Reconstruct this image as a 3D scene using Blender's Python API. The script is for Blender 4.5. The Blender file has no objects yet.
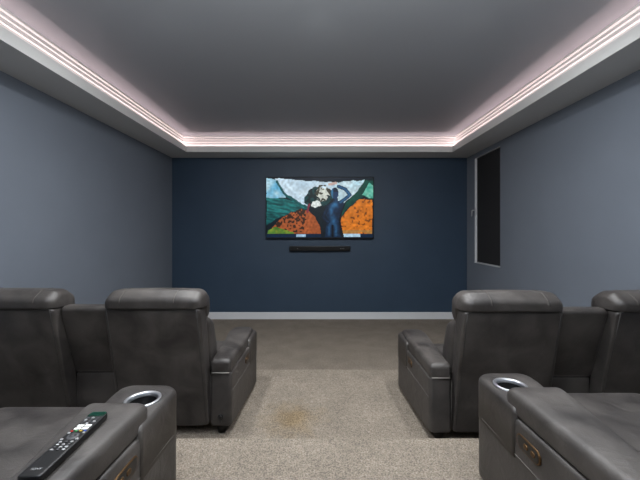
import bpy, bmesh, math, random
from mathutils import Vector
random.seed(4)
S = bpy.context.scene
COL = S.collection

# ------------------------------------------------------------------ colours / materials
def lin(c):
    c = c / 255.0
    return c / 12.92 if c <= 0.04045 else ((c + 0.055) / 1.055) ** 2.4
def rgb(r, g, b):
    return (lin(r), lin(g), lin(b), 1.0)

def base_mat(name, col, rough=0.5, metal=0.0, spec=0.5):
    m = bpy.data.materials.new(name); m.use_nodes = True
    b = m.node_tree.nodes['Principled BSDF']
    b.inputs['Base Color'].default_value = col
    b.inputs['Roughness'].default_value = rough
    b.inputs['Metallic'].default_value = metal
    b.inputs['Specular IOR Level'].default_value = spec
    return m

def noisy_mat(name, c1, c2, rough, scale, detail=3.0, bump=0.0, bump_scale=None, spec=0.5, rough2=None, bdist=0.01):
    m = base_mat(name, c1, rough, 0.0, spec)
    nt = m.node_tree; N = nt.nodes; L = nt.links
    b = N['Principled BSDF']
    tc = N.new('ShaderNodeTexCoord')
    n = N.new('ShaderNodeTexNoise'); n.inputs['Scale'].default_value = scale; n.inputs['Detail'].default_value = detail
    L.new(tc.outputs['Object'], n.inputs['Vector'])
    mx = N.new('ShaderNodeValToRGB')
    mx.color_ramp.elements[0].position = 0.32; mx.color_ramp.elements[0].color = c1
    mx.color_ramp.elements[1].position = 0.68; mx.color_ramp.elements[1].color = c2
    L.new(n.outputs['Fac'], mx.inputs['Fac']); L.new(mx.outputs['Color'], b.inputs['Base Color'])
    if rough2 is not None:
        mr = N.new('ShaderNodeMapRange')
        mr.inputs['To Min'].default_value = rough; mr.inputs['To Max'].default_value = rough2
        L.new(n.outputs['Fac'], mr.inputs['Value']); L.new(mr.outputs['Result'], b.inputs['Roughness'])
    if bump:
        n2 = N.new('ShaderNodeTexNoise'); n2.inputs['Scale'].default_value = bump_scale; n2.inputs['Detail'].default_value = 4.0
        L.new(tc.outputs['Object'], n2.inputs['Vector'])
        bp = N.new('ShaderNodeBump'); bp.inputs['Strength'].default_value = bump; bp.inputs['Distance'].default_value = bdist
        L.new(n2.outputs['Fac'], bp.inputs['Height']); L.new(bp.outputs['Normal'], b.inputs['Normal'])
    return m

M = {}
def leather_material():
    m = base_mat('leather', rgb(66, 63, 61), 0.45, 0, 0.45)
    nt = m.node_tree; N = nt.nodes; L = nt.links; b = N['Principled BSDF']
    tc = N.new('ShaderNodeTexCoord')
    def noise(scale, det, dist=0.0):
        n = N.new('ShaderNodeTexNoise'); n.inputs['Scale'].default_value = scale; n.inputs['Detail'].default_value = det
        n.inputs['Distortion'].default_value = dist
        L.new(tc.outputs['Object'], n.inputs['Vector']); return n
    cloud = noise(5.0, 6.0, 0.6); grain = noise(260.0, 3.0); crease = noise(9.0, 3.0, 1.2)
    r = N.new('ShaderNodeValToRGB')
    r.color_ramp.elements[0].position = 0.30; r.color_ramp.elements[0].color = rgb(40, 37, 36)
    r.color_ramp.elements[1].position = 0.72; r.color_ramp.elements[1].color = rgb(73, 69, 66)
    L.new(cloud.outputs['Fac'], r.inputs['Fac']); L.new(r.outputs['Color'], b.inputs['Base Color'])
    mr = N.new('ShaderNodeMapRange'); mr.inputs['To Min'].default_value = 0.36; mr.inputs['To Max'].default_value = 0.56
    L.new(cloud.outputs['Fac'], mr.inputs['Value']); L.new(mr.outputs['Result'], b.inputs['Roughness'])
    b1 = N.new('ShaderNodeBump'); b1.inputs['Strength'].default_value = 0.25; b1.inputs['Distance'].default_value = 0.016
    L.new(crease.outputs['Fac'], b1.inputs['Height'])
    b2 = N.new('ShaderNodeBump'); b2.inputs['Strength'].default_value = 0.35; b2.inputs['Distance'].default_value = 0.0015
    L.new(grain.outputs['Fac'], b2.inputs['Height']); L.new(b1.outputs['Normal'], b2.inputs['Normal'])
    L.new(b2.outputs['Normal'], b.inputs['Normal'])
    return m
M['leather'] = leather_material()
M['stitch'] = base_mat('stitch', rgb(92, 88, 84), 0.85, 0, 0.2)
M['seam'] = base_mat('seam', rgb(40, 38, 37), 0.7)
M['blackcloth'] = base_mat('blackcloth', rgb(18, 18, 18), 0.9)
M['chrome'] = base_mat('chrome', rgb(196, 198, 202), 0.36, 1.0)
M['bronze'] = base_mat('bronze', rgb(96, 72, 46), 0.45, 0.8)
M['blackplastic'] = base_mat('blackplastic', rgb(14, 14, 15), 0.38)
M['gloss_black'] = base_mat('gloss_black', rgb(10, 10, 11), 0.15)
M['wall'] = noisy_mat('wall_paint', rgb(108, 115, 125), rgb(111, 118, 128), 0.75, 2.0, 2.0, 0.05, 300.0, 0.3)
M['navy'] = noisy_mat('navy_paint', rgb(47, 63, 80), rgb(50, 66, 83), 0.48, 2.0, 2.0, 0.05, 300.0, 0.35)
M['ceil'] = base_mat('ceiling_paint', rgb(160, 163, 168), 0.85, 0, 0.2)
M['soffit'] = base_mat('soffit_paint', rgb(203, 203, 201), 0.85, 0, 0.2)
M['white'] = base_mat('white_gloss_paint', rgb(205, 206, 208), 0.5, 0, 0.35)
M['cornice'] = base_mat('cornice_paint', rgb(228, 226, 223), 0.7, 0, 0.2)
M['blind'] = noisy_mat('blind_fabric', rgb(24, 24, 26), rgb(30, 30, 32), 0.8, 40.0)
M['alu'] = base_mat('powder_coat', rgb(196, 198, 200), 0.4)
M['button'] = base_mat('button_rubber', rgb(60, 60, 62), 0.5)
M['b_white'] = base_mat('button_white', rgb(220, 220, 215), 0.5)
M['b_red'] = base_mat('button_red', rgb(190, 40, 30), 0.5)
M['b_green'] = base_mat('button_green', rgb(40, 140, 70), 0.5)
M['b_yellow'] = base_mat('button_yellow', rgb(200, 170, 40), 0.5)
M['b_blue'] = base_mat('button_blue', rgb(40, 80, 180), 0.5)
M['cap_reflection'] = base_mat('painted_reflection', rgb(10, 46, 35), 0.12)  # black end cap with the screen's green reflection painted into its colour
M['mark'] = base_mat('pale_print', rgb(150, 150, 150), 0.5)

def carpet_material():
    m = base_mat('carpet', rgb(150, 140, 128), 0.95, 0, 0.1)
    nt = m.node_tree; N = nt.nodes; L = nt.links; b = N['Principled BSDF']
    tc = N.new('ShaderNodeTexCoord')
    def noise(scale, det):
        n = N.new('ShaderNodeTexNoise'); n.inputs['Scale'].default_value = scale; n.inputs['Detail'].default_value = det
        L.new(tc.outputs['Object'], n.inputs['Vector']); return n
    fine = noise(125.0, 6.0); big = noise(4.0, 5.0)
    r = N.new('ShaderNodeValToRGB')
    r.color_ramp.elements[0].position = 0.34; r.color_ramp.elements[0].color = rgb(106, 97, 87)
    r.color_ramp.elements[1].position = 0.66; r.color_ramp.elements[1].color = rgb(154, 144, 131)
    L.new(fine.outputs['Fac'], r.inputs['Fac'])
    r2 = N.new('ShaderNodeValToRGB')
    r2.color_ramp.elements[0].position = 0.30; r2.color_ramp.elements[0].color = (0.80, 0.80, 0.80, 1)
    r2.color_ramp.elements[1].position = 0.70; r2.color_ramp.elements[1].color = (1, 1, 1, 1)
    L.new(big.outputs['Fac'], r2.inputs['Fac'])
    mul = N.new('ShaderNodeMix'); mul.data_type = 'RGBA'; mul.blend_type = 'MULTIPLY'; mul.inputs[0].default_value = 1.0
    L.new(r.outputs['Color'], mul.inputs[6]); L.new(r2.outputs['Color'], mul.inputs[7])
    mid = noise(42.0, 3.0)
    r3 = N.new('ShaderNodeValToRGB')
    r3.color_ramp.elements[0].position = 0.36; r3.color_ramp.elements[0].color = (0.87, 0.87, 0.87, 1)
    r3.color_ramp.elements[1].position = 0.64; r3.color_ramp.elements[1].color = (1.07, 1.07, 1.07, 1)
    L.new(mid.outputs['Fac'], r3.inputs['Fac'])
    mul2 = N.new('ShaderNodeMix'); mul2.data_type = 'RGBA'; mul2.blend_type = 'MULTIPLY'; mul2.inputs[0].default_value = 1.0
    L.new(mul.outputs[2], mul2.inputs[6]); L.new(r3.outputs['Color'], mul2.inputs[7])
    # old brownish stain on the middle level
    sub = N.new('ShaderNodeVectorMath'); sub.operation = 'SUBTRACT'; sub.inputs[1].default_value = (-0.21, 2.55, 0.246)
    L.new(tc.outputs['Object'], sub.inputs[0])
    nv = noise(9.0, 3.0)
    ln = N.new('ShaderNodeVectorMath'); ln.operation = 'LENGTH'; L.new(sub.outputs[0], ln.inputs[0])
    ad = N.new('ShaderNodeMath'); ad.operation = 'MULTIPLY_ADD'; ad.inputs[1].default_value = 0.35
    L.new(nv.outputs['Fac'], ad.inputs[0]); L.new(ln.outputs['Value'], ad.inputs[2])
    mr = N.new('ShaderNodeMapRange'); mr.inputs['From Min'].default_value = 0.20; mr.inputs['From Max'].default_value = 0.46
    mr.inputs['To Min'].default_value = 0.75; mr.inputs['To Max'].default_value = 0.0
    L.new(ad.outputs[0], mr.inputs['Value'])
    st = N.new('ShaderNodeMix'); st.data_type = 'RGBA'; st.blend_type = 'MULTIPLY'
    st.inputs[7].default_value = (0.84, 0.70, 0.46, 1)
    L.new(mr.outputs['Result'], st.inputs[0]); L.new(mul2.outputs[2], st.inputs[6])
    L.new(st.outputs[2], b.inputs['Base Color'])
    bp = N.new('ShaderNodeBump'); bp.inputs['Strength'].default_value = 0.9; bp.inputs['Distance'].default_value = 0.012
    L.new(fine.outputs['Fac'], bp.inputs['Height']); L.new(bp.outputs['Normal'], b.inputs['Normal'])
    return m
M['carpet'] = carpet_material()

# ------------------------------------------------------------------ mesh helpers
class MB:
    """collects vertices and faces of one mesh"""
    def __init__(self): self.v = []; self.f = []; self.mi = []; self.smooth = []
    def ring_strip(self, rings, closed=True, mi=0, smooth=True):
        base = len(self.v); n = len(rings[0])
        for r in rings: self.v.extend(r)
        for i in range(len(rings) - 1):
            for j in range(n if closed else n - 1):
                k = (j + 1) % n
                self.f.append((base + i*n + j, base + i*n + k, base + (i+1)*n + k, base + (i+1)*n + j))
                self.mi.append(mi); self.smooth.append(smooth)
        return base
    def fan(self, base_idx, n, center, mi=0, smooth=True):
        c = len(self.v); self.v.append(center)
        for j in range(n):
            self.f.append((base_idx + j, base_idx + (j+1) % n, c)); self.mi.append(mi); self.smooth.append(smooth)
    def box(self, x0, x1, y0, y1, z0, z1, mi=0):
        b = len(self.v)
        self.v += [(x0,y0,z0),(x1,y0,z0),(x1,y1,z0),(x0,y1,z0),(x0,y0,z1),(x1,y0,z1),(x1,y1,z1),(x0,y1,z1)]
        for q in ((0,3,2,1),(4,5,6,7),(0,1,5,4),(1,2,6,5),(2,3,7,6),(3,0,4,7)):
            self.f.append(tuple(b+i for i in q)); self.mi.append(mi); self.smooth.append(False)
    def tube(self, pts, r, mi=0, n=6):
        pts = [Vector(p) for p in pts]; rings = []
        for i, p in enumerate(pts):
            t = (pts[min(i+1, len(pts)-1)] - pts[max(i-1, 0)]).normalized()
            a = t.orthogonal().normalized() if i == 0 else (rings_a - t * rings_a.dot(t)).normalized()
            rings_a = a; b = t.cross(a)
            rings.append([tuple(p + r*(math.cos(q)*a + math.sin(q)*b)) for q in [2*math.pi*k/n for k in range(n)]])
        s = self.ring_strip(rings, True, mi)
        self.fan(s, n, tuple(pts[0]), mi); self.fan(s + (len(rings)-1)*n, n, tuple(pts[-1]), mi)
    def lathe(self, prof, cx, cy, cz, n=40, mis=None):
        for i in range(len(prof)-1):
            rr = [[(cx + r*math.cos(2*math.pi*k/n), cy + r*math.sin(2*math.pi*k/n), cz + z) for k in range(n)] for r, z in prof[i:i+2]]
            self.ring_strip(rr, True, mis[i] if mis else 0)
    def soft(self, poly, a0, a1, r0, r1, mapf, crown0=0.0, crown1=0.0, segs=5, mi=0, mids=0, open1=False):
        """poly (p,q) extruded along a from a0 to a1 with rounded ends; mapf(p,q,a) -> xyz"""
        n = len(poly)
        cp = (min(p for p, q in poly) + max(p for p, q in poly)) / 2
        cq = (min(q for p, q in poly) + max(q for p, q in poly)) / 2
        hp = max(p for p, q in poly) - cp; hq = max(q for p, q in poly) - cq
        def sec(a, ins, sc=1.0):
            fp = max(0.02, 1 - ins/hp) * sc; fq = max(0.02, 1 - ins/hq) * sc
            return [mapf(cp + (p-cp)*fp, cq + (q-cq)*fq, a) for p, q in poly]
        rings = []; sg = 1 if a1 > a0 else -1
        caps0 = [0.0, 0.35, 0.65, 0.85] if r0 or crown0 else []
        for s in caps0[1:] if caps0 else []: rings.append(sec(a0 - sg*crown0*(1 - s*s), r0, s))
        if r0:
            for i in range(segs+1):
                t = math.pi/2 * i/segs
                rings.append(sec(a0 + sg*r0*(1-math.cos(t)), r0*(1-math.sin(t))))
        else: rings.append(sec(a0, 0))
        for i in range(mids):
            rings.append(sec(a0 + sg*r0 + (a1-sg*r1 - a0-sg*r0)*(i+1)/(mids+1), 0))
        if r1:
            for i in range(segs+1):
                t = math.pi/2 * i/segs
                rings.append(sec(a1 - sg*r1*(1-math.sin(t)), r1*(1-math.cos(t))))
        else: rings.append(sec(a1, 0))
        if not open1 and (r1 or crown1):
            for s in (0.85, 0.65, 0.35): rings.append(sec(a1 + sg*crown1*(1 - s*s), r1, s))
        s = self.ring_strip(rings, True, mi)
        self.fan(s, n, mapf(cp, cq, a0 - sg*crown0), mi)
        if not open1: self.fan(s + (len(rings)-1)*n, n, mapf(cp, cq, a1 + sg*crown1), mi)
        return rings[-1]
    def build(self, name, mats, parent=None, loc=(0,0,0), auto=35):
        me = bpy.data.meshes.new(name)
        me.from_pydata([tuple(p) for p in self.v], [], self.f)
        bm = bmesh.new(); bm.from_mesh(me)
        bmesh.ops.remove_doubles(bm, verts=bm.verts, dist=1e-5)
        bmesh.ops.dissolve_degenerate(bm, dist=1e-6, edges=bm.edges)
        bm.to_mesh(me); bm.free()
        if len(me.polygons) == len(self.f):
            for i, p in enumerate(me.polygons): p.material_index = self.mi[i]; p.use_smooth = self.smooth[i]
        bm = bmesh.new(); bm.from_mesh(me)
        bmesh.ops.recalc_face_normals(bm, faces=bm.faces)
        bm.to_mesh(me); bm.free()
        if not isinstance(mats, (list, tuple)): mats = [mats]
        for m in mats: me.materials.append(m)
        o = bpy.data.objects.new(name, me); COL.objects.link(o)
        o.location = loc
        if parent is not None: o.parent = parent
        return o

def rpoly(pts, segs=5):
    """polygon [(p,q,r)] with rounded corners"""
    out = []; n = len(pts)
    for i in range(n):
        p = Vector(pts[i][:2]); r = pts[i][2]
        a = Vector(pts[i-1][:2]) - p; b = Vector(pts[(i+1) % n][:2]) - p
        if r <= 0: out.append(tuple(p)); continue
        la, lb = a.length, b.length; a.normalize(); b.normalize()
        ang = a.angle(b)
        d = min(r / math.tan(ang/2), la*0.48, lb*0.48); rr = d*math.tan(ang/2)
        c = p + (a+b).normalized() * (rr/math.sin(ang/2))
        p0 = p + a*d - c; p1 = p + b*d - c
        tot = p0.angle_signed(p1)
        for k in range(segs+1):
            t = -tot*k/segs
            q = Vector((p0.x*math.cos(t) - p0.y*math.sin(t), p0.x*math.sin(t) + p0.y*math.cos(t)))
            out.append(tuple(c + q))
    return out
def dense(poly, step=0.05):
    out = []
    for i, p in enumerate(poly):
        q = poly[(i+1) % len(poly)]; d = math.dist(p, q); k = max(1, int(d/step))
        for j in range(k): out.append((p[0]+(q[0]-p[0])*j/k, p[1]+(q[1]-p[1])*j/k))
    return out

def tag(o, label=None, cat=None, group=None, kind=None):
    if label: o['label'] = label
    if cat: o['category'] = cat
    if group: o['group'] = group
    if kind: o['kind'] = kind
    return o
def empty(name, loc):
    o = bpy.data.objects.new(name, None); o.empty_display_size = 0.1; COL.objects.link(o); o.location = loc
    return o
def copy_tree(o, parent=None):
    c = o.copy(); COL.objects.link(c)
    if parent is not None: c.parent = parent
    for ch in list(o.children): copy_tree(ch, c)
    return c

# ------------------------------------------------------------------ dimensions (camera at x=0, y=0)
CAM_Z = 1.678
XL, XR, YB, YR = -2.886, 2.867, 6.44, -1.50
P1, P2 = 0.246, 0.5135
Y1, Y2 = 3.475, 1.884            # front edges of the two raised levels
SOF, CEIL = CAM_Z + 1.467, CAM_Z + 1.782
F = 330.0
T = 0.12

# ------------------------------------------------------------------ room shell
def struct(o): o['kind'] = 'structure'; return o
mb = MB(); mb.box(XL-T, XR+T, YR-T, YB+T, -0.1, 0.0); struct(mb.build('floor', M['carpet']))
def platform(y1, z0, z1):
    mb = MB()
    poly = rpoly([(YR, z0, 0), (y1, z0, 0), (y1, z1, 0.018), (YR, z1, 0)], 4)
    mb.soft(poly, XL, XR, 0, 0, lambda p, q, a: (a, p, q)); mb.smooth = [False]*len(mb.f)
    return struct(mb.build('floor_platform', M['carpet']))
platform(Y1, 0.0, P1)
platform(Y2, P1, P2)

mb = MB(); mb.box(XL-T, XL, YR-T, YB+T, 0, CEIL+0.1); struct(mb.build('wall_left', M['wall']))
mb = MB(); mb.box(XL, XR, YB, YB+T, 0, CEIL+0.1); struct(mb.build('wall_front', M['navy']))
mb = MB(); mb.box(XL, XR, YR-T, YR, 0, CEIL+0.1); struct(mb.build('wall_rear', M['wall']))
WY0, WY1, WZ0, WZ1 = 5.25, 6.11, CAM_Z-0.55, CAM_Z+1.381
mb = MB()
mb.box(XR, XR+T, YR-T, WY0, 0, CEIL+0.1); mb.box(XR, XR+T, WY1, YB+T, 0, CEIL+0.1)
mb.box(XR, XR+T, WY0, WY1, 0, WZ0); mb.box(XR, XR+T, WY0, WY1, WZ1, CEIL+0.1)
struct(mb.build('wall_right', M['wall']))
mb = MB(); mb.box(XL-T, XR+T, YR-T, YB+T, CEIL, CEIL+0.1); struct(mb.build('ceiling', M['ceil']))

# lowered border round the tray ceiling, with an upstand lip that hides the light strip
LIP = 0.466; RIS = 0.30
def frame_ring(mb, m0, m1, z0, z1):
    # rectangular ring between margins m0 (outer) and m1 (inner), as four mitred prisms
    def rect(m): return [(XL+m, YR+m), (XR-m, YR+m), (XR-m, YB-m), (XL+m, YB-m)]
    a, b = rect(m0), rect(m1)
    rings = [[(x, y, z0) for x, y in a], [(x, y, z0) for x, y in b], [(x, y, z1) for x, y in b], [(x, y, z1) for x, y in a], [(x, y, z0) for x, y in a]]
    mb.ring_strip(rings, True, 0, False)
mb = MB()
prof = [(0.0, SOF), (LIP, SOF), (LIP, SOF+0.105), (LIP-0.018, SOF+0.105), (LIP-0.018, SOF+0.014), (RIS, SOF+0.014), (RIS, CEIL), (0.0, CEIL), (0.0, SOF)]
def sweep(mb, prof, smooth=False):
    rings = []
    for m, z in prof:
        rings.append([(XL+m, YR+m, z), (XR-m, YR+m, z), (XR-m, YB-m, z), (XL+m, YB-m, z)])
    mb.ring_strip(rings, True, 0, smooth)
sweep(mb, prof)
struct(mb.build('ceiling_bulkhead', M['soffit']))
mb = MB()
def P(m, h): return (m, CAM_Z + h - 0.073)
sweep(mb, [P(.300,1.590), P(.332,1.590), P(.338,1.690), P(.350,1.702), P(.350,1.742), P(.362,1.750), P(.362,1.785), P(.374,1.793), P(.374,1.822), P(.392,1.832), P(.392,1.8549), P(.300,1.8549), P(.300,1.590)])
struct(mb.build('trim_1', M['cornice']))

# baseboards
BH, BT = 0.135, 0.016
def board(name, x0, x1, y0, y1, z0, z1):
    mb = MB()
    if x1 - x0 > y1 - y0:
        poly = rpoly([(y0, z0, 0), (y1, z0, 0), (y1, z1, 0), (y0, z1, 0.01)], 4)
        mb.soft(poly, x0, x1, 0, 0, lambda p, q, a: (a, p, q))
    else:
        poly = rpoly([(x0, z0, 0), (x1, z0, 0), (x1, z1, 0.006), (x0, z1, 0.006)], 4)
        mb.soft(poly, y0, y1, 0, 0, lambda p, q, a: (p, a, q))
    mb.smooth = [False]*len(mb.f)
    return struct(mb.build(name, M['white']))
board('baseboard_front', XL, XR, YB-BT, YB, 0, BH)
for nm, x0, x1 in (('baseboard_left', XL, XL+BT), ('baseboard_right', XR-BT, XR)):
    mb = MB()
    mb.box(x0, x1, Y1, YB-BT, 0, BH); mb.box(x0, x1, Y2, Y1, P1, P1+BH); mb.box(x0, x1, YR, Y2, P2, P2+BH)
    struct(mb.build(nm, M['white']))

# window with its dark blind, in the right wall
win = struct(empty('window_1', (XR, (WY0+WY1)/2, WZ0)))
def wbox(name, boxes, mat):
    mb = MB()
    for b in boxes: mb.box(*b)
    hy = (WY0+WY1)/2
    mb.v = [(x-XR, y-hy, z-WZ0) for x, y, z in mb.v]
    return mb.build(name, mat, win)
fw = 0.045
wbox('window_frame', [(XR+0.035, XR+0.085, WY0, WY0+0.04, WZ0, WZ1), (XR+0.030, XR+0.085, WY1-fw, WY1, WZ0, WZ1),
                      (XR+0.035, XR+0.085, WY0+0.04, WY1-fw, WZ0, WZ0+0.03), (XR+0.035, XR+0.085, WY0+0.04, WY1-fw, WZ1-0.03, WZ1)], M['alu'])
wbox('window_sill', [(XR-0.014, XR+0.035, WY0, WY1, WZ0-0.001, WZ0+0.014)], M['alu'])
wbox('window_trim', [(XR-0.004, XR+0.030, WY1-0.006, WY1, WZ0+0.014, WZ1-0.006), (XR-0.004, XR+0.034, WY0, WY1, WZ1-0.006, WZ1)], M['alu'])
wbox('window_pane', [(XR+0.09, XR+0.098, WY0, WY1, WZ0, WZ1)], M['gloss_black'])
wbox('blind', [(XR+0.024, XR+0.027, WY0+0.004, WY1-fw+0.004, WZ0+0.022, WZ1-0.012)], M['blind'])
mb = MB()
hz = CAM_Z + 0.37; hy = WY1 - 0.022
mb.box(XR-0.006, XR+0.032, hy-0.014, hy+0.014, hz-0.03, hz+0.09)
mb.tube([(XR-0.02, hy, hz+0.05), (XR-0.05, hy, hz+0.05), (XR-0.055, hy+0.015, hz+0.045), (XR-0.055, hy+0.03, hz-0.06)], 0.010, n=8)
mb.v = [(x-XR, y-(WY0+WY1)/2, z-WZ0) for x, y, z in mb.v]
mb.build('window_handle', M['alu'], win)
# light-tight outer skin behind the window opening
mb = MB(); mb.box(XR+0.10, XR+T, WY0, WY1, WZ0, WZ1); struct(mb.build('wall_right_reveal', M['blackcloth']))

# ------------------------------------------------------------------ television
sW = 0.0194
TVW, TVH = 2.09, 1.20
TVZ = CAM_Z + 0.487
tv = tag(empty('television', (-0.005, YB, TVZ-TVH/2)), 'wide flat television on the navy wall showing a blue painted figure with wings', 'television')
mb = MB()
mb.soft(rpoly([(-TVW/2, 0, .008), (TVW/2, 0, .008), (TVW/2, TVH, .008), (-TVW/2, TVH, .008)], 3), -0.062, -0.030, 0.002, 0.004, lambda p, q, a: (p, a, q), segs=2)
mb.box(-0.7, 0.7, -0.032, -0.006, 0.2, 0.95)
mb.build('casing', M['blackplastic'], tv)
mb = MB(); mb.box(-0.3, 0.3, -0.006, 0.0, 0.4, 0.8); mb.build('wall_mount', M['blackplastic'], tv)

def picture(nx=200, ny=114):
    def inside(poly, x, y):
        c = False; n = len(poly); j = n-1
        for i in range(n):
            xi, yi = poly[i]; xj, yj = poly[j]
            if (yi > y) != (yj > y) and x < (xj-xi)*(y-yi)/(yj-yi) + xi: c = not c
            j = i
        return c
    def segd(p, a, b):
        ax, ay = a; bx, by = b; dx, dy = bx-ax, by-ay
        t = max(0, min(1, ((p[0]-ax)*dx + (p[1]-ay)*dy) / (dx*dx+dy*dy)))
        return math.hypot(p[0]-ax-t*dx, p[1]-ay-t*dy)
    def line(p, pts): return min(segd(p, pts[i], pts[i+1]) for i in range(len(pts)-1))
    rnd = random.Random(7)
    G = [[rnd.random() for _ in range(80)] for _ in range(60)]
    def vn(x, y, s):
        x /= s; y /= s; i, j = int(x), int(y); fx, fy = x-i, y-j
        g = lambda a, b: G[b % 60][a % 80]
        return (g(i,j)*(1-fx)+g(i+1,j)*fx)*(1-fy) + (g(i,j+1)*(1-fx)+g(i+1,j+1)*fx)*fy
    sky = [(70,80),(122,90),(135,130),(165,172),(70,178)]
    wl = [(112,84),(165,82),(250,94),(330,98),(400,102),(392,140),(300,130),(280,165),(258,214),(215,190),(160,165),(132,125)]
    teal = [(70,172),(160,178),(215,192),(268,224),(200,236),(130,262),(70,300)]
    orl = [(84,322),(150,258),(228,222),(268,236),(305,270),(332,318),(334,348),(84,348)]
    grn = [(76,322),(110,308),(150,318),(195,330),(205,348),(76,348)]
    wr = [(385,108),(430,96),(528,92),(522,120),(474,165),(424,200),(398,232)]
    dgr = [(526,92),(566,94),(566,186),(520,168),(492,182),(440,228),(412,272),(404,240),(440,196),(474,166)]
    tlr = [(548,100),(566,120),(566,180),(510,160)]
    orr = [(412,274),(448,226),(498,178),(560,184),(562,342),(425,344),(412,318)]
    body = [(346,214),(366,200),(380,192),(382,172),(400,172),(402,188),(426,184),(430,202),(414,240),(405,275),(410,318),(408,358),(342,358),(346,312),(354,272),(342,240)]
    arm = [(404,121),(436,134),(457,160),(436,178),(412,194)]
    arm2 = [(350,222),(334,262),(356,284)]
    cols = []
    for j in range(ny):
        for i in range(nx):
            x = 70 + 495*(i+.5)/nx; y = 80 + 278*(j+.5)/ny
            wv = vn(x, y, 9); w2 = vn(x+300, y+90, 22); xx = x + 8*(w2-.5); yy = y + 8*(vn(x+50, y+410, 18)-.5)
            c = [8, 22, 30]
            if inside(sky, xx, yy):
                t = w2; c = [80+110*t, 160+60*t, 200+30*t]
            if inside(teal, xx, yy):
                t = vn(x*0.5 + y*0.9, y*3 - x*0.8 + 500, 16); c = [6+30*t, 55+75*t, 58+70*t]
            if inside(wl, xx, yy): c = [178+30*w2, 204+22*w2, 222+14*w2]
            if line((xx, yy), [(118,98),(148,150),(200,186),(262,220)]) < 5.5: c = [10, 80, 82]
            if inside(orl, xx, yy):
                t = vn(x+111, y, 7); c = [128+46*t, 66+24*t, 30+18*t]
                if x < 255 and t < 0.42 and y < 330: c = [52, 32, 20]
            if inside(grn, xx, yy): c = [60+70*wv, 108+34*wv, 42]
            if inside(wr, xx, yy): c = [160+40*w2, 196+20*w2, 210+12*w2]
            if inside(dgr, xx, yy): c = [8, 52+30*w2, 46+20*w2]
            if inside(tlr, xx, yy): c = [50+80*wv, 150+40*wv, 130+40*wv]
            if inside(orr, xx, yy):
                t = vn(x+211, y, 8); c = [186+34*t, 98+30*t, 20+20*t]
                if t < 0.24: c = [118, 66, 24]
                if y > 322 and w2 > .55: c = [170, 120, 60]
            if y > 338 and not inside(body, x, y):
                c = [10, 34, 58]
                if 208 < x < 252 and y > 342: c = [150, 180, 205]
                if 424 < x < 506 and y < 355: c = [170, 205, 225]
            h = math.hypot((x-312)/58, (y-170)/52) + 0.5*(w2-.5)
            if h < 1: c = [18, 60, 62] if wv < .55 else [10, 30, 32]
            if math.hypot((x-332)/36, (y-155)/38) + 0.9*(wv-.5) < .85: c = [200, 205, 195] if wv > .42 else [60, 58, 45]
            if math.hypot((x-300)/24, (y-202)/18) + .6*(wv-.5) < .8: c = [215, 222, 220]
            if line((xx, yy), [(330,225),(300,240),(336,300),(334,340)]) < 16 and x < 350: c = [10, 24, 30]
            if line((xx, yy), [(268,205),(262,240)]) < 5: c = [120, 40, 60]
            if line((x, y), [(428,206),(414,246),(408,280),(418,332),(424,352)]) < 6: c = [8, 16, 22]
            if line((x, y), [(344,236),(336,270),(340,352)]) < 9: c = [8, 20, 28]
            up = line((x, y), arm); fore = line((x, y), arm2)
            if inside(body, x, y) or up < 8 or fore < 8:
                t = vn(x+40, y+70, 9)
                e = math.exp(-((x-388)/15)**2 - ((y-206)/15)**2) + .9*math.exp(-((x-370)/9)**2 - ((y-232)/20)**2) + .8*math.exp(-((x-380)/12)**2 - ((y-278)/22)**2)
                e += .7*math.exp(-((x-361)/6)**2 - ((y-325)/30)**2) + .7*math.exp(-((x-393)/6)**2 - ((y-325)/30)**2)
                if up < 8: e = max(e, .75*(1 - up/8) + .1)
                c = [8 + 12*t + 34*e, 24 + 22*t + 72*e, 46 + 28*t + 92*e]
                if abs(x - 377) < 4 and y > 296: c = [6, 12, 22]
                if fore < 8 and fore > 5: c = [8, 18, 34]
            if math.hypot((x-387)/18, (y-152)/26) < 1: c = ([10, 26, 48] if y < 146 else [20, 50, 86]) if x > 380 else [44, 100, 138]
            if line((x, y), [(362,112),(392,106)]) < 6 and y < 116: c = [196, 168, 160]
            top = 82 + 14*math.sin(math.pi*min(1, max(0, (x-130)/420)))**.7 + 4*(w2-.5)
            if y < top and x > 120: c = [6, 20, 34]
            if y > 353: c = [8, 20, 34]
            g = 0.86 + 0.26*vn(x*.8+17, y*.8+31, 6)*(.6+.8*vn(x+9, y+200, 31))
            c = [q*g for q in c]
            cols.append([lin(max(0, min(255, q))) for q in c])
    return nx, ny, cols
nx, ny, cols = picture()
SW, SH = TVW-0.024, TVH-0.03
verts = [(-SW/2 + SW*i/nx, -0.0635, 0.016 + SH*(1 - j/ny)) for j in range(ny+1) for i in range(nx+1)]
faces = [(j*(nx+1)+i, (j+1)*(nx+1)+i, (j+1)*(nx+1)+i+1, j*(nx+1)+i+1) for j in range(ny) for i in range(nx)]
me = bpy.data.meshes.new('screen'); me.from_pydata(verts, [], faces)
ca = me.color_attributes.new('picture', 'FLOAT_COLOR', 'CORNER')
for k, p in enumerate(me.polygons):
    for li in p.loop_indices: ca.data[li].color = (*cols[k], 1.0)
sm = bpy.data.materials.new('screen_picture'); sm.use_nodes = True
nt = sm.node_tree; b = nt.nodes['Principled BSDF']
b.inputs['Base Color'].default_value = (0.006, 0.006, 0.007, 1); b.inputs['Roughness'].default_value = 0.35; b.inputs['Specular IOR Level'].default_value = 0.15
at = nt.nodes.new('ShaderNodeAttribute'); at.attribute_name = 'picture'
nt.links.new(at.outputs['Color'], b.inputs['Emission Color'])
b.inputs['Emission Strength'].default_value = 1.0
me.materials.append(sm)
so = bpy.data.objects.new('screen', me); COL.objects.link(so); so.parent = tv

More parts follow.
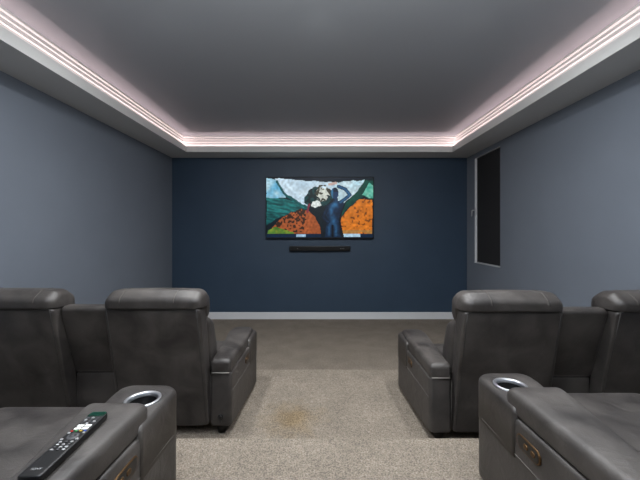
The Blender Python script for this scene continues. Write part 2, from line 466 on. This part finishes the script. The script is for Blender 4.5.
# soundbar
sb = tag(empty('soundbar', (-0.004, YB, CAM_Z-0.348)), 'slim black soundbar mounted on the navy wall under the television', 'soundbar')
mb = MB()
mb.soft(rpoly([(-0.085, 0, .012), (-.006, 0, .004), (-.006, 0.095, .004), (-0.085, 0.095, .012)], 4), -0.59, 0.59, 0.012, 0.012, lambda p, q, a: (a, p, q), segs=3)
mb.build('body', M['blackplastic'], sb)
mb = MB(); mb.box(-0.25, 0.25, -0.006, 0.0, 0.02, 0.075); mb.build('wall_mount', M['blackplastic'], sb)
mb = MB(); mb.box(-0.55, 0.55, -0.088, -0.0845, 0.014, 0.081); mb.build('grille', M['blackcloth'], sb)
for x in (-0.43, 0.40, 0.43, 0.46):
    mb = MB(); mb.box(x-0.008, x+0.008, -0.0895, -0.0875, 0.042, 0.050); mb.build('indicator', M['mark'], sb)

# ------------------------------------------------------------------ recliner sofas
W = 1.908; OV = -0.43      # local: u across from the aisle arm's outer side, v = 0 at arm front going back, w up
def uvw(u, v, w): return (u - W/2, v - OV, w)
M['piping'] = base_mat('piping', rgb(140, 135, 128), 0.7)
LE = [M['leather'], M['stitch'], M['seam'], M['piping']]

def arm_parts(root, mir, socket=False, long_pad=False):
    def X(u, v, w):
        if w < .2: w += -.035 + .055*max(0, min(1, -v/.86))     # underside rises a little to the back
        return uvw(W-u if mir else u, v, w)
    plan = dense(rpoly([(-.015, 0, .075), (.012, -.86, .03), (.158, -.86, .02), (.165, -.62, .05), (.243, -.10, .1), (.243, 0, .085)], 7), .04)
    mb = MB()
    mb.soft(plan, .055, .452, .02, .018, X, segs=4)
    # front cap that carries the cup holder
    cap = [p for p in dense(rpoly([(-.016, .001, .075), (-.008, -.33, .0), (.214, -.33, .0), (.2445, -.10, .1), (.2445, .001, .085)], 8), .02)]
    CT = .518 if long_pad else .493
    last = mb.soft(cap, .30, CT, 0, .028, X, segs=5, open1=True)
    cu, cv, R = .081, -.150, .062
    def inv(p):
        u = p[0] + W/2; u = W-u if mir else u
        return u, p[1] + OV
    hole = []
    for p in last if not long_pad else []:
        u, v = inv(p); a = math.atan2(v-cv, u-cu); hole.append((cu + R*math.cos(a), cv + R*math.sin(a)))
    lastuv = [inv(p) for p in last]
    rings = [[X(u, v, CT) for u, v in lastuv]]
    if long_pad:
        mu = sum(u for u, v in lastuv)/len(lastuv)
        for t in (.4, .75, .98): rings.append([X(lu + (mu-lu)*t, lv + (-.16-lv)*t, CT) for lu, lv in lastuv])
    else:
        for t in (.4, .75, 1.0):
            rings.append([X(lu + (hu-lu)*t, lv + (hv-lv)*t, CT + .003*math.sin(math.pi*t)) for (lu, lv), (hu, hv) in zip(lastuv, hole)])
        rings.append([X(u, v, .39) for u, v in hole])
    mb.ring_strip(rings)
    # stitch lines along the outer side and seam under the pad
    mb.tube([X(.012 - .027*(1+v/.86) - .0015, v, .315) for v in (-.845, -.6, -.3, -.09)], .0018, 1, 5)
    mb.tube([X(u, -.8735, .458) for u in (.022, .08, .146)], .0035, 3, 6)
    mb.tube([X(.158, -.861, w) for w in (.08, .25, .44)], .002, 1, 5)
    arm = mb.build('armrest', LE, root)
    mb = MB()
    if long_pad: pts = [(.022, -.040, .045), (.008, -.22, .2), (.012, -.50, .3), (.014, -.872, .02), (.152, -.872, .02), (.168, -.62, .08), (.218, -.16, .12), (.200, -.040, .05)]
    else: pts = [(.000, -.245, .03), (.004, -.40, .3), (.014, -.872, .02), (.152, -.872, .02), (.168, -.62, .08), (.230, -.28, .12), (.228, -.245, .03)]
    pad = dense(rpoly(pts, 5), .04)
    mb.soft(pad, 0.456, .550 if long_pad else .543, .012, .032, X, crown1=.006, segs=6)
    mb.build('arm_pad', LE, arm)
    if not long_pad:
        mb = MB()
        c = X(cu, cv, 0)
        mb.lathe([(.053, -.012), (.0545, .001), (.056, .003), (.066, .0045), (.0685, .003), (.0685, -.004)], c[0], c[1], .496, 48)
        n0 = len(mb.f)
        mb.lathe([(.053, -.012), (.050, -.095), (.0, -.097)], c[0], c[1], .496, 48)
        for i in range(n0, len(mb.f)): mb.mi[i] = 1
        mb.build('cup_holder', [M['chrome'], M['blackplastic']], arm)
    mb = MB()
    pl = rpoly([(-.475, .358, .025), (-.340, .358, .025), (-.340, .412, .025), (-.475, .412, .025)], 6)
    mb.soft(pl, .002, -.006, 0, .003, lambda p, q, a: X(a, p, q), segs=3)
    pl2 = rpoly([(-.470, .363, .021), (-.345, .363, .021), (-.345, .407, .021), (-.470, .407, .021)], 6)
    mb.soft(pl2, -.004, -.0068, 0, .001, lambda p, q, a: X(a, p, q), segs=2, mi=1)
    for v in (-.44, -.40):
        pb = rpoly([(v-.012, .376, .008), (v+.012, .376, .008), (v+.012, .395, .008), (v-.012, .395, .008)], 4)
        mb.soft(pb, -.005, -.010, 0, .002, lambda p, q, a: X(a, p, q), segs=2, mi=0)
    mb.build('control_panel', [M['bronze'], M['blackplastic']], arm)
    if socket:
        mb = MB()
        for a, r, d in ((-.8605, .021, .008), (-.8675, .013, .006)):
            mb.soft([(.085 + r*math.cos(t*math.pi/10), .125 + r*math.sin(t*math.pi/10)) for t in range(20)], a+.002, a-d, 0, .002, lambda p, q, aa: X(p, aa, q), segs=2)
        mb.box(*(lambda p, q: (min(p[0], q[0]), max(p[0], q[0]), p[1], q[1], p[2], q[2]))(X(.081, -.868, .088), X(.089, -.860, .115)))
        mb.build('power_socket', M['blackplastic'], arm)
    # narrow skirt between arm and back
    return arm

def back_parts(root, u0, u1, armside):
    # cushion
    mb = MB()
    cush = dense(rpoly([(-.80, .42, .02), (-.61, .44, .06), (-.635, .60, .08), (-.725, .80, .05), (-.80, .835, .03), (-.90, .835, .03)], 5), .05)
    mb.soft(cush, u0+.004, u1-.004, .05, .05, lambda p, q, a: uvw(a, p, q), crown0=.006, crown1=.006, segs=6, mids=3)
    back = mb.build('backrest', LE, root)
    # upholstered rear panel
    mb = MB()
    pan = dense(rpoly([(-.855, .085, .01), (-1.040, .938, .012), (-.92, .948, .02), (-.76, .085, .02)], 4), .08)
    mb.soft(pan, u0, u1, .022, .022, lambda p, q, a: uvw(a, p, q), segs=5, mids=3)
    def onback(w): return -.855 - .185*(w-.085)/.853 - .0005
    for uu in (u0+.020, u1-.020):
        mb.tube([uvw(uu, onback(w), w) for w in (.10, .4, .7, .94)], .0022, 2, 5)
    mb.build('back_panel', LE, back)
    # headrest rolled over the top
    mb = MB()
    hp = dense(rpoly([(-1.054, .941, .012), (-1.058, 1.01, .05), (-.985, 1.064, .05), (-.89, 1.060, .05), (-.815, 1.00, .06), (-.805, .875, .04), (-.845, .822, .03), (-.91, .83, .02), (-.95, .939, .02)], 5), .03)
    L = u1-u0
    def hm(p, q, a):
        t = (a-u0)/L; return uvw(a, p, q - .012*max(0, min(1, (q-.95)/.1)) + .008*(1-(2*t-1)**2)*max(0, min(1, (q-.95)/.1)))
    mb.soft(hp, u0-.006, u1+.006, .060, .060, hm, crown0=.008, crown1=.008, segs=7, mids=9)
    for k in ((.26, .82) if armside == 0 else (.18, .74)):
        uu = u0 + L*k
        arc = [(p, q) for p, q in hp if q > .955 or (p > -.84 and q > .86)]
        arc.sort(key=lambda s: math.atan2(s[1]-.94, s[0]+.92))
        pts = [hm(p*1.0, q, uu) for p, q in arc]
        cc = Vector(uvw(uu, -.92, .94))
        pts = [tuple(Vector(p) + (Vector(p)-cc).normalized()*.0004) for p in pts]
        mb.tube(pts, .0020, 1, 5)
        mb.tube([(x+.011, y, z-.0016) for x, y, z in pts], .0016, 2, 5)
    mb.tube([uvw(u, -1.042, .9395) for u in (u0+.02, u0+L*.5, u1-.02)], .004, 2, 5)
    mb.build('headrest', LE, back)
    return back

def make_sofa(socket, long_pad):
    root = empty('recliner_sofa', (0, 0, 0))
    mb = MB()
    mb.soft(rpoly([(.20, -.10, .03), (W-.20, -.10, .03), (W-.20, -.82, .03), (.20, -.82, .03)]), .055, .30, .01, .01, uvw, segs=2)
    mb.build('frame', M['leather'], root)
    for u in (.10, W-.10):
        for v in (-.10, -.78):
            mb = MB(); mb.lathe([(0, 0), (.028, 0), (.032, .03), (.032, .062), (0, .062)], *uvw(u, v, 0), n=16)
            mb.build('foot', M['blackplastic'], root)
    arm_parts(root, False, False, long_pad); arm_parts(root, True, socket, long_pad)
    for u0, u1, sd in ((.168, .790, 0), (1.118, 1.740, 1)):
        mb = MB()
        if sd == 0: plan = [(.250, -.018, .05), (u1, -.018, .05), (u1, -.70, .02), (.178, -.70, .02), (.178, -.60, .05)]
        else: plan = [(u0, -.018, .05), (W-.250, -.018, .05), (W-.178, -.60, .05), (W-.178, -.70, .02), (u0, -.70, .02)]
        mb.soft(dense(rpoly(plan, 5), .06), .302, .418, .02, .055, uvw, crown1=.012, segs=7)
        mb.build('seat_cushion', LE, root)
        mb = MB()
        a, b = (.252, u1-.003) if sd == 0 else (u0+.003, W-.252)
        mb.soft(rpoly([(-.10, .07, .01), (-.03, .07, .03), (-.03, .298, .03), (-.10, .298, .01)]), a, b, .02, .02, lambda p, q, t: uvw(t, p, q), segs=3)
        mb.build('footrest', LE, root)
        back_parts(root, u0, u1, sd)
    # console between the seats
    mb = MB()
    mb.soft(rpoly([(.793, -.03, .04), (1.115, -.03, .04), (1.115, -.72, .02), (.793, -.72, .02)]), .302, .47, .01, .02, uvw, segs=4)
    con = mb.build('console', LE, root)
    mb = MB()
    mb.soft(rpoly([(.797, -.25, .02), (1.111, -.25, .02), (1.111, -.71, .02), (.797, -.71, .02)]), .47, .505, .0, .02, uvw, crown1=.004, segs=4)
    mb.build('console_lid', LE, con)
    for uu in (.875, 1.033):
        mb = MB(); c = uvw(uu, -.14, 0)
        mb.lathe([(.0, .001), (.046, .0015), (.050, .005), (.058, .006), (.062, .0)], c[0], c[1], .470, 32, [1, 1, 0, 0])
        mb.build('cup_holder', [M['chrome'], M['blackplastic']], con)
    mb = MB()
    mb.soft(dense(rpoly([(-.838, .452, .012), (-.992, .942, .03), (-.88, .948, .05), (-.74, .452, .02)], 6), .08), .792, 1.116, .018, .018, lambda p, q, a: uvw(a, p, q), segs=4, mids=2)
    mb.tube([uvw(u, -.8405, .460) for u in (.81, .95, 1.10)], .002, 1, 5)
    mb.build('console_back', LE, con)
    mb = MB()
    mb.soft(rpoly([(-.835, .07, .01), (-.835, .446, .012), (-.73, .446, .02), (-.73, .07, .01)], 4), .792, 1.116, .015, .015, lambda p, q, a: uvw(a, p, q), segs=3)
    mb.build('console_skirt', LE, con)
    return root

GRP = 'grey leather recliner sofas'
def place(o, aisle_x, left, front_y, z, label):
    cx = aisle_x - W/2 if left else aisle_x + W/2
    o.location = (cx, front_y + OV, z); tag(o, label, 'sofa', GRP)
s0 = make_sofa(True, True)
s1 = make_sofa(False, True)
s2 = make_sofa(False, False)
place(s0, -0.610, True, 3.17, P1, 'dark grey leather recliner sofa in front row left of the aisle, seen from behind')
place(s1, 0.730, False, 3.09, P1, 'dark grey leather recliner sofa in front row right of the aisle, seen from behind')
place(s2, -0.630, True, 1.475, P2, 'grey leather recliner sofa in the near left corner with a black remote on its arm')
s3 = copy_tree(s2); place(s3, 0.755, False, 1.60, P2, 'grey leather recliner sofa in the near right corner with nothing lying on its arm')

# ------------------------------------------------------------------ remote control on the near left arm
A = Vector((-0.714, 0.807)); B = Vector((-0.732, 1.0975))   # near and far end
L = (B-A).length; RW = 0.058; RH = 0.019
RZ = P2 + 0.5505
rem = tag(empty('remote_control', ((A.x+B.x)/2, (A.y+B.y)/2, RZ)), 'long black remote control with many small buttons lying on the near left sofa arm', 'remote control')
rem.rotation_euler = (0, 0, math.atan2(-(B-A).x, (B-A).y))
mb = MB()
mb.soft(rpoly([(-RW/2, -L/2, .008), (RW/2, -L/2, .008), (RW/2, L/2, .012), (-RW/2, L/2, .012)]), 0, RH, .004, .004, lambda p, q, a: (p, q, a), segs=3)
mb.build('body', M['blackplastic'], rem)
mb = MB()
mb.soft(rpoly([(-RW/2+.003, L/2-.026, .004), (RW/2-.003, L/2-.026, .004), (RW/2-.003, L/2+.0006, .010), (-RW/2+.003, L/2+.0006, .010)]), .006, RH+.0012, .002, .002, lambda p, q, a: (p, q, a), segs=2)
mb.build('end_cap', M['cap_reflection'], rem)
def button(x, y, w, h, mat):
    mb = MB()
    mb.soft(rpoly([(x-w/2, y-h/2, .002), (x+w/2, y-h/2, .002), (x+w/2, y+h/2, .002), (x-w/2, y+h/2, .002)], 3), RH-.0005, RH+.0022, 0, .0008, lambda p, q, a: (p, q, a), segs=2)
    return mb.build('button', mat, rem)
y = L/2 - .036
for r in range(4):
    for c in (-1, 0, 1): button(c*.016, y, .009, .006, M['button'] if (r+c) % 3 else M['mark'])
    y -= .0105
for x, w in ((-.0105, .019), (.0115, .019)): button(x, y-.002, w, .011, M['b_white'])
y -= .017
for x, w in ((-.0105, .019), (.0115, .019)): button(x, y, w, .010, M['b_white'])
y -= .012
for x, mt in zip((-.019, -.0065, .0065, .019), ('b_red', 'b_green', 'b_yellow', 'b_blue')): button(x, y, .008, .004, M[mt])
y -= .024
mb = MB(); mb.lathe([(.0085, .0022), (.014, .0026), (.0165, 0)], 0, y, RH-.0004, 28); mb.build('navigation_ring', M['button'], rem)
button(0, y, .011, .011, M['button'])
for sx in (-1, 1):
    for sy in (-1, 1): button(sx*.021, y+sy*.015, .008, .006, M['mark'])
y -= .028
for r in range(4):
    for c in (-1, 0, 1): button(c*.016, y, .008, .0055, M['mark'] if (r*2+c) % 3 else M['button'])
    y -= .0112
cu = bpy.data.curves.new('tmp', 'FONT'); cu.body = 'SONY'; cu.size = .0095; cu.align_x = 'CENTER'; cu.extrude = .0001
to = bpy.data.objects.new('tmp', cu); COL.objects.link(to)
dg = bpy.context.evaluated_depsgraph_get(); tm = bpy.data.meshes.new_from_object(to.evaluated_get(dg))
bpy.data.objects.remove(to)
tm.materials.clear(); tm.materials.append(M['mark'])
lg = bpy.data.objects.new('lettering', tm); COL.objects.link(lg); lg.parent = rem; lg.location = (0, -L/2+.022, RH+.0003)

# ------------------------------------------------------------------ lights
def area(name, loc, rot, sx, sy, power, col=(1, 1, 1), shape='RECTANGLE', spread=None):
    l = bpy.data.lights.new(name, 'AREA'); l.shape = shape; l.size = sx; l.size_y = sy; l.energy = power; l.color = col
    if spread: l.spread = spread
    o = bpy.data.objects.new(name, l); COL.objects.link(o); o.location = loc; o.rotation_euler = rot
    return o
LEDC = (1.0, 0.75, 0.76); LM = 0.376; LZ = SOF + 0.020; PW = 1.75
xm, ym = (XL+XR)/2, (YB+YR)/2; lx, ly = XR-XL-2*LM, YB-YR-2*LM
# strips lie in the trough facing up (area lights emit along -Z, so turn them over), tilted towards the cornice
tl = math.radians(24)
area('cove_strip', (xm, YB-LM, LZ), (math.pi+(-tl), 0, 0), lx, .012, PW*lx, LEDC)
area('cove_strip', (xm, YR+LM, LZ), (math.pi+tl, 0, 0), lx, .012, PW*lx, LEDC)
area('cove_strip', (XL+LM, ym, LZ), (0, math.pi+(-tl), 0), .012, ly, PW*ly, LEDC)
area('cove_strip', (XR-LM, ym, LZ), (0, math.pi+tl, 0), .012, ly, PW*ly, LEDC)
# unseen area lights added under the tray ceiling to brighten seats and carpet
for x, k in ((-1.3, .85), (0.0, 1.3), (1.3, .85)):
    for y, pw in ((0.9, 13.5), (2.45, 41.0)):
        area('overhead_fill', (x, y, CEIL-.016), (math.radians(10), 0, 0), .14, .14, pw*k, (.97, .985, 1), 'DISK', math.radians(168))

# unseen flash added behind the camera, bounced off the ceiling
area('bounce_flash', (0, -0.1, CEIL-0.8), (math.pi, 0, 0), .25, .25, 295.0, (.92, .97, 1), 'DISK')

w = bpy.data.worlds.new('World'); S.world = w; w.use_nodes = True
w.node_tree.nodes['Background'].inputs[0].default_value = (0.02, 0.02, 0.02, 1)

# ------------------------------------------------------------------ camera
cam = bpy.data.cameras.new('Camera'); cam.sensor_width = 36.0; cam.lens = F/640*36
cam.shift_y = -7/640; cam.clip_start = 0.02
co = bpy.data.objects.new('Camera', cam); COL.objects.link(co)
co.location = (0, 0, CAM_Z); co.rotation_euler = (math.pi/2, 0, 0)
S.camera = co
S.view_settings.view_transform = 'Standard'; S.view_settings.look = 'None'
S.view_settings.gamma = 1.0; S.view_settings.use_curve_mapping = False
S.view_settings.exposure = 0.0
